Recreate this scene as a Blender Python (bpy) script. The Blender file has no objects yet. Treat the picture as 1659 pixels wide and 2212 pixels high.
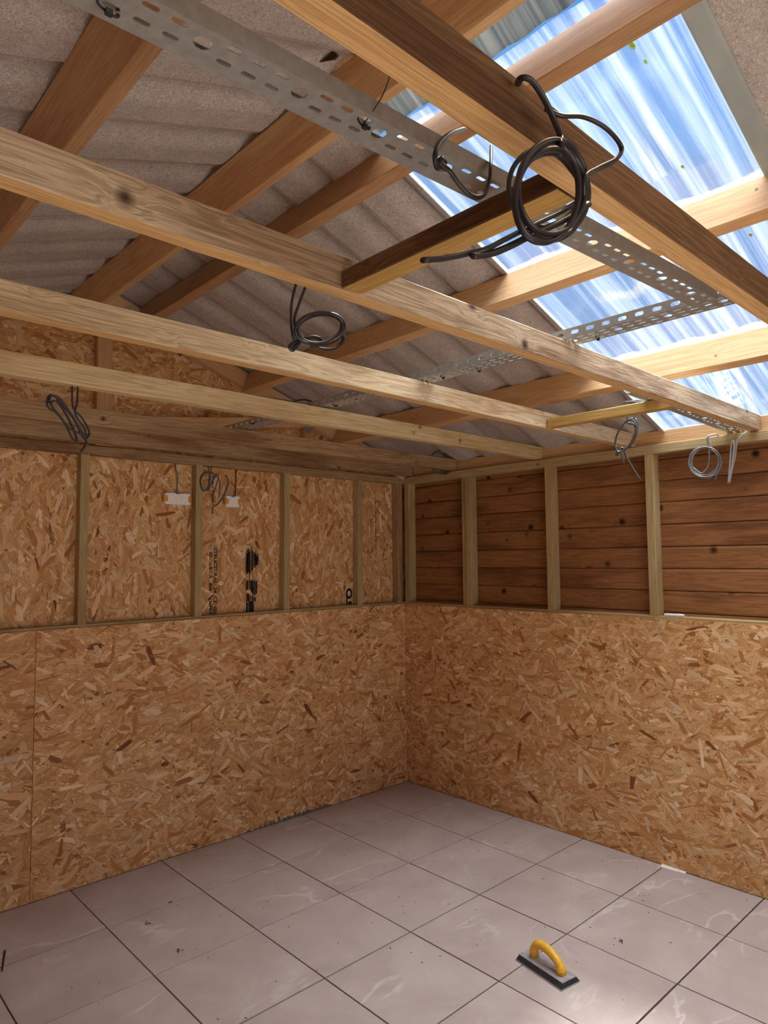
import bpy, math, random
import numpy as np
from mathutils import Vector, Matrix
R = random.Random(7)
C = bpy.context.scene.collection
SC = bpy.context.scene
# ------------------------------------------------------------------ camera
CAM = (-3.39837, -3.43261, 1.54098); YAW, PIT, ROL, F = 0.820229, 0.06778, -0.0094085, 1470.68
PW, PH = 1659, 2212
fw = Vector((math.cos(PIT)*math.cos(YAW), math.cos(PIT)*math.sin(YAW), math.sin(PIT)))
r0 = Vector((math.sin(YAW), -math.cos(YAW), 0)); u0 = r0.cross(fw)
rt = math.cos(ROL)*r0 + math.sin(ROL)*u0; up = -math.sin(ROL)*r0 + math.cos(ROL)*u0
cd = bpy.data.cameras.new('camera'); cam = bpy.data.objects.new('camera', cd); C.objects.link(cam)
m = Matrix((rt, up, -fw)).transposed().to_4x4(); m.translation = Vector(CAM); cam.matrix_world = m
cd.sensor_fit = 'VERTICAL'; cd.sensor_height = 36.0; cd.lens = F/PH*36.0
cd.clip_start = 0.05; cd.clip_end = 200
SC.camera = cam
def at(axis, val, u, v):            # point of the plane axis=val seen at pixel u, v of the photograph
    d = rt*((u-PW/2)/F) - up*((v-PH/2)/F) + fw
    t = (val-CAM[axis])/d[axis]
    return Vector(CAM)+d*t
# ------------------------------------------------------------------ view, world, lights
SC.view_settings.view_transform = 'Standard'; SC.view_settings.look = 'None'
SC.view_settings.exposure = 0.0; SC.view_settings.gamma = 1.0; SC.view_settings.use_curve_mapping = False
SC.cycles.max_bounces = 10; SC.cycles.diffuse_bounces = 6; SC.cycles.transparent_max_bounces = 12
SC.cycles.sample_clamp_indirect = 6.0
SC.cycles.use_denoising = True
def lin(c):
    return tuple(((x/255)/12.92 if x/255 <= .04045 else ((x/255+.055)/1.055)**2.4) for x in c)+(1.0,)
def nt(tree, typ, **kw):
    n = tree.nodes.new(typ)
    for k, v in kw.items():
        if k.startswith('i_'):
            n.inputs[k[2:].replace('_', ' ')].default_value = v
        else: setattr(n, k, v)
    return n
w = bpy.data.worlds.new('sky'); SC.world = w; w.use_nodes = True; T = w.node_tree; T.nodes.clear()
tc = nt(T, 'ShaderNodeTexCoord'); mp = nt(T, 'ShaderNodeMapping'); mp.inputs['Scale'].default_value = (1.1, 1.1, 2.2)
nz = nt(T, 'ShaderNodeTexNoise', i_Scale=2.2, i_Detail=6.0, i_Roughness=.55)
rm = nt(T, 'ShaderNodeValToRGB'); e = rm.color_ramp.elements
e[0].position = .0; e[0].color = lin((96, 158, 228)); e[1].position = 1.0; e[1].color = lin((236, 244, 250))
ee = rm.color_ramp.elements.new(.45); ee.color = lin((128, 180, 234))
ee = rm.color_ramp.elements.new(.68); ee.color = lin((196, 220, 244))
sp = nt(T, 'ShaderNodeSeparateXYZ')
# clouds thicken towards +y and the horizon
dt = nt(T, 'ShaderNodeVectorMath', operation='DOT_PRODUCT'); dt.inputs[1].default_value = (-.35, .85, -.75)
a1 = nt(T, 'ShaderNodeMath', operation='MULTIPLY_ADD'); a1.inputs[1].default_value = .95; a1.inputs[2].default_value = .50
a2 = nt(T, 'ShaderNodeMath', operation='MULTIPLY_ADD'); a2.inputs[1].default_value = 1.1; 
bg = nt(T, 'ShaderNodeBackground'); bg.inputs['Strength'].default_value = 1.0
wo = nt(T, 'ShaderNodeOutputWorld')
L = T.links.new
L(tc.outputs['Generated'], mp.inputs['Vector']); L(mp.outputs[0], nz.inputs['Vector'])
L(tc.outputs['Generated'], dt.inputs[0]); L(dt.outputs['Value'], a1.inputs[0])
sb = nt(T, 'ShaderNodeMath', operation='SUBTRACT'); sb.inputs[1].default_value = .5
L(nz.outputs['Fac'], sb.inputs[0]); L(sb.outputs[0], a2.inputs[0]); L(a1.outputs[0], a2.inputs[2])
L(a2.outputs[0], rm.inputs['Fac']); L(rm.outputs['Color'], bg.inputs['Color']); L(bg.outputs[0], wo.inputs['Surface'])
def sun(direction, strength, angle, col):
    l = bpy.data.lights.new('sun', 'SUN'); l.energy = strength; l.angle = math.radians(angle); l.color = col
    o = bpy.data.objects.new('sun', l); C.objects.link(o)
    o.rotation_euler = Vector(direction).to_track_quat('Z', 'Y').to_euler(); o.location = (0, 0, 6)
sun((.12, -.06, 1), 18.0, 75, (1.0, .97, .93))  # added wide lamp, stands in for sky glow through the skylight
sun((.52, .13, .86), 16.0, 12, (1.0, .95, .86))
def area(name, loc, rot, sx, sy, energy, col):
    l = bpy.data.lights.new(name, 'AREA'); l.shape = 'RECTANGLE'; l.size = sx; l.size_y = sy; l.energy = energy; l.color = col
    o = bpy.data.objects.new(name, l); C.objects.link(o); o.location = loc; o.rotation_euler = rot
area('door_fill_lamp', (-2.5, -4.93, 1.05), (math.radians(90), 0, 0), 2.2, 1.9, 10.0, (1.0, .95, .88))  # added fill lamp in the unseen doorway, brightens the room

# ------------------------------------------------------------------ helpers
def tag(o, label=None, cat=None, group=None, kind=None):
    if label: o['label'] = label
    if cat: o['category'] = cat
    if group: o['group'] = group
    if kind: o['kind'] = kind
    return o
def empty(name, loc=(0, 0, 0)):
    o = bpy.data.objects.new(name, None); o.location = loc; o.empty_display_size = .05; C.objects.link(o); return o
class MB:
    def __init__(s): s.v = []; s.f = []; s.g = []; s.c = []
    def add(s, verts, faces, gc=None, col=None):
        n = len(s.v); s.v += [tuple(p) for p in verts]; s.f += [tuple(i+n for i in f) for f in faces]
        s.g += [tuple(q) for q in (gc if gc is not None else verts)]
        s.c += [col or (.5, .5, .5, 1)]*len(verts)
    def box(s, lo, hi, gc=None, col=None, off=None):
        (a, b, c), (d, e, f) = lo, hi
        v = [(a, b, c), (d, b, c), (d, e, c), (a, e, c), (a, b, f), (d, b, f), (d, e, f), (a, e, f)]
        if gc is None and off is not None: gc = [(p[0]+off[0], p[1]+off[1], p[2]+off[2]) for p in v]
        s.add(v, [(0, 3, 2, 1), (4, 5, 6, 7), (0, 1, 5, 4), (1, 2, 6, 5), (2, 3, 7, 6), (3, 0, 4, 7)], gc, col)
    def prism(s, pts, d, col=None):           # polygon pts (3D) swept by vector d
        n = len(pts); v = [Vector(p) for p in pts]+[Vector(p)+Vector(d) for p in pts]
        s.add(v, [tuple(range(n))[::-1], tuple(range(n, 2*n))]+[(i, (i+1) % n, n+(i+1) % n, n+i) for i in range(n)], None, col)
    def build(s, name, mat, parent=None, smooth=False, mats=None):
        me = bpy.data.meshes.new(name); me.from_pydata(s.v, [], s.f)
        at_ = me.attributes.new('gc', 'FLOAT_VECTOR', 'POINT'); at_.data.foreach_set('vector', np.array(s.g, dtype=np.float32).ravel())
        ca = me.attributes.new('col', 'FLOAT_COLOR', 'POINT'); ca.data.foreach_set('color', np.array(s.c, dtype=np.float32).ravel())
        me.materials.append(mat)
        me.update()
        if smooth: me.polygons.foreach_set('use_smooth', [True]*len(me.polygons))
        o = bpy.data.objects.new(name, me); C.objects.link(o)
        if parent: o.parent = parent
        return o
def sweep(mb, pts, a=.0045, b=.0028, n=8, res=6, cyc=False):
    P = [Vector(p) for p in pts]; Q = []
    for i in range(len(P)-1):                 # catmull-rom
        p0 = P[max(i-1, 0)]; p1 = P[i]; p2 = P[i+1]; p3 = P[min(i+2, len(P)-1)]
        for k in range(res):
            t = k/res
            Q.append(.5*((2*p1)+(p2-p0)*t+(2*p0-5*p1+4*p2-p3)*t*t+(3*p1-p0-3*p2+p3)*t**3))
    Q.append(P[-1])
    Q = [q for i, q in enumerate(Q) if i == 0 or (q-Q[i-1]).length > 1e-5]
    tprev = (Q[1]-Q[0]).normalized(); nrm = tprev.orthogonal().normalized()
    vs = []; L = 0; g = []
    for i, q in enumerate(Q):
        t = ((Q[i+1]-q) if i < len(Q)-1 else (q-Q[i-1])).normalized()
        ax = tprev.cross(t)
        if ax.length > 1e-8: nrm = Matrix.Rotation(tprev.angle(t), 3, ax) @ nrm
        tprev = t; nrm = (nrm - t*nrm.dot(t)).normalized(); bn = t.cross(nrm)
        if i: L += (q-Q[i-1]).length
        for k in range(n):
            th = 2*math.pi*k/n; vs.append(q+nrm*(a*math.cos(th))+bn*(b*math.sin(th))); g.append((L, k, 0))
    fs = [(i*n+k, i*n+(k+1) % n, (i+1)*n+(k+1) % n, (i+1)*n+k) for i in range(len(Q)-1) for k in range(n)]
    m_ = len(Q)-1
    fs += [tuple(range(n))[::-1], tuple(m_*n+k for k in range(n))]
    mb.add(vs, fs, g)
# ------------------------------------------------------------------ materials
def mat(name):
    m = bpy.data.materials.new(name); m.use_nodes = True; t = m.node_tree; b = t.nodes['Principled BSDF']; return m, t, b
def simple(name, rgb, rough=.5, metal=0, var=0, scale=30, bump=0):
    m, t, b = mat(name); b.inputs['Roughness'].default_value = rough; b.inputs['Metallic'].default_value = metal
    b.inputs['Base Color'].default_value = lin(rgb)
    tcn = nt(t, 'ShaderNodeTexCoord'); n = nt(t, 'ShaderNodeTexNoise', i_Scale=scale, i_Detail=5.0)
    t.links.new(tcn.outputs['Object'], n.inputs['Vector'])
    if var:
        r = nt(t, 'ShaderNodeValToRGB'); el = r.color_ramp.elements; el[0].position = .3; el[1].position = .7
        c = lin(rgb); el[0].color = tuple(x*(1-var) for x in c[:3])+(1,); el[1].color = tuple(min(1, x*(1+var)) for x in c[:3])+(1,)
        t.links.new(n.outputs['Fac'], r.inputs[0]); t.links.new(r.outputs[0], b.inputs['Base Color'])
    if bump:
        bp = nt(t, 'ShaderNodeBump', i_Strength=bump, i_Distance=.002); t.links.new(n.outputs['Fac'], bp.inputs['Height']); t.links.new(bp.outputs[0], b.inputs['Normal'])
    return m
def wood(name, base, dark, knot=(70, 42, 25), kscale=7.5, kr=.10, rough=.75, bump=.3, blotch=None, bl_lo=.5, bl_hi=.62, gs=1.0, saw=0.0, knots=True, ring=.5):
    m, t, b = mat(name); L = t.links.new; b.inputs['Roughness'].default_value = rough
    b.inputs['Specular IOR Level'].default_value = .25
    ga = nt(t, 'ShaderNodeAttribute', attribute_name='gc')
    vo = nt(t, 'ShaderNodeTexVoronoi', i_Scale=kscale)
    vo.inputs['Randomness'].default_value = 1.0
    kn = nt(t, 'ShaderNodeMapRange'); kn.inputs['From Min'].default_value = kr*.35; kn.inputs['From Max'].default_value = kr; kn.inputs['To Min'].default_value = 1; kn.inputs['To Max'].default_value = 0
    sw = nt(t, 'ShaderNodeMapRange'); sw.inputs['From Min'].default_value = 0; sw.inputs['From Max'].default_value = kr*3.4; sw.inputs['To Min'].default_value = 1; sw.inputs['To Max'].default_value = 0; sw.interpolation_type = 'SMOOTHSTEP'
    L(ga.outputs['Vector'], vo.inputs['Vector']); L(vo.outputs['Distance'], kn.inputs[0]); L(vo.outputs['Distance'], sw.inputs[0])
    # bend the grain round the knots
    ad = nt(t, 'ShaderNodeVectorMath', operation='MULTIPLY_ADD'); ad.inputs[1].default_value = (0, .012, .012)
    L(sw.outputs[0], ad.inputs[0]); L(ga.outputs['Vector'], ad.inputs[2])
    mp = nt(t, 'ShaderNodeMapping'); mp.inputs['Scale'].default_value = (1.3*gs, 30*gs, 30*gs); L(ad.outputs[0], mp.inputs['Vector'])
    n1 = nt(t, 'ShaderNodeTexNoise', i_Scale=1.6, i_Detail=3.0, i_Distortion=.6); L(mp.outputs[0], n1.inputs['Vector'])
    mp2 = nt(t, 'ShaderNodeMapping'); mp2.inputs['Scale'].default_value = (6, 260, 260); L(ga.outputs['Vector'], mp2.inputs['Vector'])
    n2 = nt(t, 'ShaderNodeTexNoise', i_Scale=1.0, i_Detail=3.0, i_Roughness=.7); L(mp2.outputs[0], n2.inputs['Vector'])
    ml = nt(t, 'ShaderNodeMath', operation='MULTIPLY'); ml.inputs[1].default_value = 6.0; L(n1.outputs['Fac'], ml.inputs[0])
    fr = nt(t, 'ShaderNodeMath', operation='PINGPONG'); fr.inputs[1].default_value = .5; L(ml.outputs[0], fr.inputs[0])
    mx = nt(t, 'ShaderNodeMath', operation='MULTIPLY_ADD'); mx.inputs[1].default_value = ring*1.6; L(fr.outputs[0], mx.inputs[0])
    m3 = nt(t, 'ShaderNodeMath', operation='MULTIPLY'); m3.inputs[1].default_value = 1.25-ring*1.1; L(n2.outputs['Fac'], m3.inputs[0]); L(m3.outputs[0], mx.inputs[2])
    cr = nt(t, 'ShaderNodeValToRGB'); el = cr.color_ramp.elements; el[0].position = .15; el[0].color = lin(dark); el[1].position = .85; el[1].color = lin(base)
    L(mx.outputs[0], cr.inputs[0]); out = cr.outputs[0]
    # slow patches of another tone
    n4 = nt(t, 'ShaderNodeTexNoise', i_Scale=1.0, i_Detail=4.0); mp4 = nt(t, 'ShaderNodeMapping'); mp4.inputs['Scale'].default_value = (1.6, 9, 9)
    L(ga.outputs['Vector'], mp4.inputs['Vector']); L(mp4.outputs[0], n4.inputs['Vector'])
    if blotch:
        rg = nt(t, 'ShaderNodeMapRange'); rg.inputs['From Min'].default_value = bl_lo; rg.inputs['From Max'].default_value = bl_hi; L(n4.outputs['Fac'], rg.inputs[0])
        mr = nt(t, 'ShaderNodeMix', data_type='RGBA', blend_type='MULTIPLY'); L(rg.outputs[0], mr.inputs['Factor']); L(out, mr.inputs['A']); mr.inputs['B'].default_value = tuple(x/255 for x in blotch)+(1,)
        out = mr.outputs['Result']
    if saw:
        mp5 = nt(t, 'ShaderNodeMapping'); mp5.inputs['Scale'].default_value = (230, 14, 14); L(ga.outputs['Vector'], mp5.inputs['Vector'])
        n5 = nt(t, 'ShaderNodeTexNoise', i_Scale=1.0, i_Detail=2.0); L(mp5.outputs[0], n5.inputs['Vector'])
    if knots:
        mk = nt(t, 'ShaderNodeMix', data_type='RGBA'); L(kn.outputs[0], mk.inputs['Factor']); L(out, mk.inputs['A']); mk.inputs['B'].default_value = lin(knot); out = mk.outputs['Result']
    L(out, b.inputs['Base Color'])
    bp = nt(t, 'ShaderNodeBump', i_Strength=bump, i_Distance=.0015); 
    if saw:
        sm = nt(t, 'ShaderNodeMath', operation='MULTIPLY_ADD'); sm.inputs[1].default_value = saw; L(n5.outputs['Fac'], sm.inputs[0]); L(mx.outputs[0], sm.inputs[2]); L(sm.outputs[0], bp.inputs['Height'])
    else: L(mx.outputs[0], bp.inputs['Height'])
    L(bp.outputs[0], b.inputs['Normal'])
    return m
M = {}
M['purlin'] = wood('planed_orange_pine', (214, 176, 128), (184, 142, 98), (110, 62, 32), kscale=7, kr=.06, rough=.6, bump=.12, blotch=(225, 200, 185))
M['purlin_shaded'] = wood('planed_shaded_pine', (188, 148, 108), (156, 118, 82), (100, 58, 32), kscale=6, kr=.06, rough=.6, bump=.12, blotch=(215, 195, 180))  # pine darkened: shade of the backlit purlins is put into the colour
M['purlin_pale'] = wood('planed_pale_pine', (228, 190, 142), (198, 152, 102), (105, 66, 38), kscale=7, kr=.055, rough=.6, bump=.12, blotch=(230, 215, 200))
M['joist_dark'] = wood('rough_dark_joist_wood', (172, 136, 98), (112, 82, 56), (66, 42, 28), kscale=6, kr=.12, bump=.8, blotch=(150, 125, 110), saw=.5)
M['joist'] = wood('rough_grey_joist_wood', (214, 194, 158), (150, 122, 88), (96, 66, 42), kscale=6, kr=.11, bump=.9, blotch=(200, 178, 155), saw=.6)
M['dark_side'] = wood('dark_brown_sawn_face', (132, 98, 68), (80, 56, 38), (50, 32, 22), kscale=6, kr=.12, bump=.8, blotch=(140, 120, 105), saw=.5)  # darker brown tone for the sides of the nearest joist and noggin
M['brown_side'] = wood('brown_grey_sawn_face', (206, 184, 154), (136, 110, 84), (66, 44, 30), kscale=6, kr=.14, bump=1.0, blotch=(150, 128, 110), bl_lo=.45, bl_hi=.58, saw=.7)
M['pale_under'] = wood('pale_sawn_underside', (222, 184, 128), (184, 142, 90), (110, 74, 42), kscale=7, kr=.08, bump=.5, saw=.4)  # paler tone set on the underside faces of the nearest joists
M['joist_pale'] = wood('rough_pale_joist_wood', (218, 196, 150), (168, 140, 98), (118, 84, 50), kscale=7, kr=.10, bump=.5, blotch=(222, 205, 180), saw=.3)
M['joist_worn'] = wood('weathered_joist_wood', (182, 152, 112), (122, 92, 62), (84, 54, 34), kscale=7, kr=.11, bump=.6, blotch=(165, 145, 125), saw=.5)
M['treated'] = wood('green_treated_stud_wood', (190, 168, 122), (154, 130, 88), (96, 64, 36), kscale=7, kr=.07, bump=.2, blotch=(215, 205, 185))
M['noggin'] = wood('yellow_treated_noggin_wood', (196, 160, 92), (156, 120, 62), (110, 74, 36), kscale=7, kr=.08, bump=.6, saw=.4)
M['clad'] = wood('brown_stained_cladding', (162, 112, 70), (116, 76, 42), (34, 20, 12), kscale=6.5, kr=.17, rough=.55, bump=.15, blotch=(150, 135, 130), bl_lo=.5, bl_hi=.66, gs=.9)
# oriented strand board: every flake carries its own colour
m, t, b = mat('oriented_strand_board'); L = t.links.new
b.inputs['Roughness'].default_value = .62; b.inputs['Specular IOR Level'].default_value = .3
ca = nt(t, 'ShaderNodeAttribute', attribute_name='col'); ga = nt(t, 'ShaderNodeAttribute', attribute_name='gc')
mp = nt(t, 'ShaderNodeMapping'); mp.inputs['Scale'].default_value = (9, 230, 1); L(ga.outputs['Vector'], mp.inputs['Vector'])
n = nt(t, 'ShaderNodeTexNoise', i_Scale=1.0, i_Detail=3.0); L(mp.outputs[0], n.inputs['Vector'])
rg = nt(t, 'ShaderNodeMapRange'); rg.inputs['From Min'].default_value = .25; rg.inputs['From Max'].default_value = .7; rg.inputs['To Min'].default_value = .66; rg.inputs['To Max'].default_value = 1.12
L(n.outputs['Fac'], rg.inputs[0])
vm = nt(t, 'ShaderNodeVectorMath', operation='SCALE'); L(ca.outputs['Color'], vm.inputs[0]); L(rg.outputs[0], vm.inputs['Scale']); L(vm.outputs[0], b.inputs['Base Color'])
bp = nt(t, 'ShaderNodeBump', i_Strength=.25, i_Distance=.001); L(n.outputs['Fac'], bp.inputs['Height']); L(bp.outputs[0], b.inputs['Normal'])
M['osb'] = m
# fleece backed roofing
m, t, b = mat('grey_fleece_roofing'); L = t.links.new; b.inputs['Roughness'].default_value = .95; b.inputs['Specular IOR Level'].default_value = .1
ga = nt(t, 'ShaderNodeTexCoord')
n1 = nt(t, 'ShaderNodeTexNoise', i_Scale=95.0, i_Detail=4.0, i_Roughness=.75, i_Distortion=2.2); L(ga.outputs['Object'], n1.inputs['Vector'])
n2 = nt(t, 'ShaderNodeTexNoise', i_Scale=9.0, i_Detail=3.0); L(ga.outputs['Object'], n2.inputs['Vector'])
cr = nt(t, 'ShaderNodeValToRGB'); el = cr.color_ramp.elements; el[0].position = .3; el[0].color = lin((138, 129, 124)); el[1].position = .72; el[1].color = lin((226, 217, 208))
L(n1.outputs['Fac'], cr.inputs[0])
mr = nt(t, 'ShaderNodeMix', data_type='RGBA', blend_type='MULTIPLY'); mr.inputs['Factor'].default_value = .5; L(cr.outputs[0], mr.inputs['A'])
c2 = nt(t, 'ShaderNodeValToRGB'); el = c2.color_ramp.elements; el[0].position = .3; el[0].color = (.72, .70, .72, 1); el[1].position = .7; el[1].color = (1, 1, 1, 1); L(n2.outputs['Fac'], c2.inputs[0]); L(c2.outputs[0], mr.inputs['B'])
L(mr.outputs['Result'], b.inputs['Base Color'])
bp = nt(t, 'ShaderNodeBump', i_Strength=.5, i_Distance=.002); L(n1.outputs['Fac'], bp.inputs['Height']); L(bp.outputs[0], b.inputs['Normal'])
M['fleece'] = m
# clear corrugated roofing: see-through film with milky streaks running down the slope
def clear(name, milky, lo, hi, tint=(245, 249, 255)):
    m, t, b = mat(name); L = t.links.new; t.nodes.remove(b)
    ga = nt(t, 'ShaderNodeAttribute', attribute_name='gc')
    mp = nt(t, 'ShaderNodeMapping'); mp.inputs['Scale'].default_value = (.5, 24, 1); L(ga.outputs['Vector'], mp.inputs['Vector'])
    n = nt(t, 'ShaderNodeTexNoise', i_Scale=1.0, i_Detail=5.0, i_Roughness=.6); L(mp.outputs[0], n.inputs['Vector'])
    rg = nt(t, 'ShaderNodeMapRange'); rg.inputs['From Min'].default_value = lo; rg.inputs['From Max'].default_value = hi; rg.inputs['To Min'].default_value = milky*.15; rg.inputs['To Max'].default_value = milky; L(n.outputs['Fac'], rg.inputs[0])
    tr = nt(t, 'ShaderNodeBsdfTransparent'); tr.inputs[0].default_value = lin(tint)
    tl = nt(t, 'ShaderNodeBsdfTranslucent'); tl.inputs[0].default_value = lin((235, 238, 240))
    gl = nt(t, 'ShaderNodeBsdfGlossy'); gl.inputs['Roughness'].default_value = .08
    m1 = nt(t, 'ShaderNodeMixShader'); L(rg.outputs[0], m1.inputs[0]); L(tr.outputs[0], m1.inputs[1]); L(tl.outputs[0], m1.inputs[2])
    fr = nt(t, 'ShaderNodeFresnel', i_IOR=1.45); fm = nt(t, 'ShaderNodeMath', operation='MULTIPLY'); fm.inputs[1].default_value = .25; L(fr.outputs[0], fm.inputs[0])
    m2 = nt(t, 'ShaderNodeMixShader'); L(fm.outputs[0], m2.inputs[0]); L(m1.outputs[0], m2.inputs[1]); L(gl.outputs[0], m2.inputs[2])
    L(m2.outputs[0], t.nodes['Material Output'].inputs['Surface']); return m
M['clear'] = clear('clear_corrugated_plastic', .07, .42, .72)
M['ridge_clear'] = clear('smoky_ridge_plastic', .06, .4, .7, tint=(178, 170, 156))
# floor tile
m, t, b = mat('taupe_stone_tile'); L = t.links.new; b.inputs['Roughness'].default_value = .38; b.inputs['Specular IOR Level'].default_value = .35
ga = nt(t, 'ShaderNodeAttribute', attribute_name='gc')
n1 = nt(t, 'ShaderNodeTexNoise', i_Scale=3.5, i_Detail=6.0, i_Roughness=.6, i_Distortion=.8); L(ga.outputs['Vector'], n1.inputs['Vector'])
cr = nt(t, 'ShaderNodeValToRGB'); el = cr.color_ramp.elements; el[0].position = .3; el[0].color = lin((172, 156, 147)); el[1].position = .75; el[1].color = lin((196, 181, 172)); L(n1.outputs['Fac'], cr.inputs[0])
mpv = nt(t, 'ShaderNodeMapping'); mpv.inputs['Rotation'].default_value = (0, 0, .6); mpv.inputs['Scale'].default_value = (1.0, 2.6, 1); L(ga.outputs['Vector'], mpv.inputs['Vector'])
n2 = nt(t, 'ShaderNodeTexNoise', i_Scale=1.1, i_Detail=5.0, i_Distortion=.35, i_Roughness=.5); L(mpv.outputs[0], n2.inputs['Vector'])
s1 = nt(t, 'ShaderNodeMath', operation='SUBTRACT'); s1.inputs[1].default_value = .5; L(n2.outputs['Fac'], s1.inputs[0])
s2 = nt(t, 'ShaderNodeMath', operation='ABSOLUTE'); L(s1.outputs[0], s2.inputs[0])
rg = nt(t, 'ShaderNodeMapRange'); rg.inputs['From Min'].default_value = .001; rg.inputs['From Max'].default_value = .014; rg.inputs['To Min'].default_value = .6; rg.inputs['To Max'].default_value = 0; L(s2.outputs[0], rg.inputs[0])
n3 = nt(t, 'ShaderNodeTexNoise', i_Scale=2.2, i_Detail=2.0); L(ga.outputs['Vector'], n3.inputs['Vector'])
r3 = nt(t, 'ShaderNodeMapRange'); r3.inputs['From Min'].default_value = .48; r3.inputs['From Max'].default_value = .62; L(n3.outputs['Fac'], r3.inputs[0])
mv = nt(t, 'ShaderNodeMath', operation='MULTIPLY'); L(rg.outputs[0], mv.inputs[0]); L(r3.outputs[0], mv.inputs[1])
mk = nt(t, 'ShaderNodeMix', data_type='RGBA'); L(mv.outputs[0], mk.inputs['Factor']); L(cr.outputs[0], mk.inputs['A']); mk.inputs['B'].default_value = lin((220, 211, 204))
n4 = nt(t, 'ShaderNodeTexNoise', i_Scale=260.0, i_Detail=2.0); L(ga.outputs['Vector'], n4.inputs['Vector'])
r4 = nt(t, 'ShaderNodeMapRange'); r4.inputs['From Min'].default_value = .3; r4.inputs['From Max'].default_value = .7; r4.inputs['To Min'].default_value = .9; r4.inputs['To Max'].default_value = 1.06; L(n4.outputs['Fac'], r4.inputs[0])
vm = nt(t, 'ShaderNodeVectorMath', operation='SCALE'); L(mk.outputs['Result'], vm.inputs[0]); L(r4.outputs[0], vm.inputs['Scale']); L(vm.outputs[0], b.inputs['Base Color'])
M['tile'] = m
M['grout'] = simple('dark_open_joint', (12, 10, 9), .95)
M['galv'] = simple('galvanised_steel', (176, 178, 174), .40, .5, var=.12, scale=60)
M['trim'] = simple('pale_grey_metal_edge', (160, 166, 162), .6, .2, var=.08, scale=12)
M['black_cable'] = simple('black_cable_sheath', (40, 37, 42), .38)
M['grey_cable'] = simple('grey_cable_sheath', (112, 112, 112), .42)
M['mid_cable'] = simple('dark_grey_cable_sheath', (78, 76, 78), .42)
M['pale_cable'] = simple('pale_grey_cable_sheath', (168, 168, 166), .45)
M['white_box'] = simple('white_plastic', (243, 240, 236), .5, var=.05, scale=40)
M['yellow_tab'] = simple('yellow_plastic_tab', (226, 160, 24), .5)
M['yellow_grip'] = simple('worn_yellow_handle', (226, 172, 50), .5, var=.18, scale=45, bump=.2)
M['rubber'] = simple('black_rubber_foam', (42, 40, 38), .85, var=.4, scale=60, bump=.4)
M['rubber_base'] = simple('grey_rubber_sole', (176, 176, 178), .7)
M['float_top'] = simple('grouted_grey_plate', (150, 146, 146), .6, var=.2, scale=50)
M['ink'] = simple('black_print_ink', (26, 20, 26), .9)
M['red'] = simple('red_plastic', (190, 40, 34), .5)
M['chip'] = simple('pale_wood_chips', (196, 176, 150), .9)
M['dark'] = simple('dark_debris', (50, 40, 34), .9)
M['leaf'] = simple('yellow_green_leaf', (170, 190, 50), .7)
M['ground'] = simple('pale_gravel_ground', (150, 142, 130), .95, var=.15, scale=6)
M['mortar'] = simple('grey_mortar_smear', (110, 104, 98), .95, var=.3, scale=80)

# ------------------------------------------------------------------ room numbers
RX, S, Z0 = -2.09, .352, 2.195       # ridge x, roof slope, sheet height at x=0
def roof(x): return Z0 - S*x if x > RX else Z0 - S*RX - S*(RX-x)
XL, YB = -4.18, -4.95
JB, JT = 2.12, 2.195
YS, XS = .066, .081                  # upper sheathing planes

# ------------------------------------------------------------------ floor
TX, TY, X1, Y1 = .4482, .4545, .4395, .4491
mb = MB(); g = .0030
xs = [0.0]+[-(X1+i*TX) for i in range(9)]; ys = [0.0]+[-(Y1+i*TY) for i in range(11)]
xs = [x for x in xs if x > XL]+[XL]; ys = [y for y in ys if y > YB]+[YB]
for i in range(len(xs)-1):
    for j in range(len(ys)-1):
        x0, x1_, y0, y1_ = xs[i+1]+g+R.uniform(-.0008, .0005), xs[i]-g+R.uniform(-.0005, .0008), ys[j+1]+g+R.uniform(-.0008, .0005), ys[j]-g+R.uniform(-.0005, .0008)
        if i == 0: x1_ = 0
        if j == 0: y1_ = 0
        o = (R.uniform(0, 40), R.uniform(0, 40), 0); zt = R.uniform(-.0006, .0004)
        c = .0006
        v = [(x0, y0, -.0125), (x1_, y0, -.0125), (x1_, y1_, -.0125), (x0, y1_, -.0125),
             (x0, y0, zt-c), (x1_, y0, zt-c), (x1_, y1_, zt-c), (x0, y1_, zt-c),
             (x0+c, y0+c, zt), (x1_-c, y0+c, zt), (x1_-c, y1_-c, zt), (x0+c, y1_-c, zt)]
        fs = [(a, (a+1) % 4, 4+(a+1) % 4, 4+a) for a in range(4)]+[(4+a, 4+(a+1) % 4, 8+(a+1) % 4, 8+a) for a in range(4)]+[(8, 9, 10, 11)]
        mb.add(v, fs, [(p[0]+o[0], p[1]+o[1], 0) for p in v])
fl = tag(mb.build('floor', M['tile']), kind='structure')
mb = MB(); mb.box((XL-.1, YB-.1, -.12), (.1, .1, -.012)); mb.build('tile_bed', M['grout'], fl)
mb = MB(); mb.box((-14, -16, -.30), (10, 10, -.125)); tag(mb.build('ground', M['ground']), kind='structure')

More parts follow.
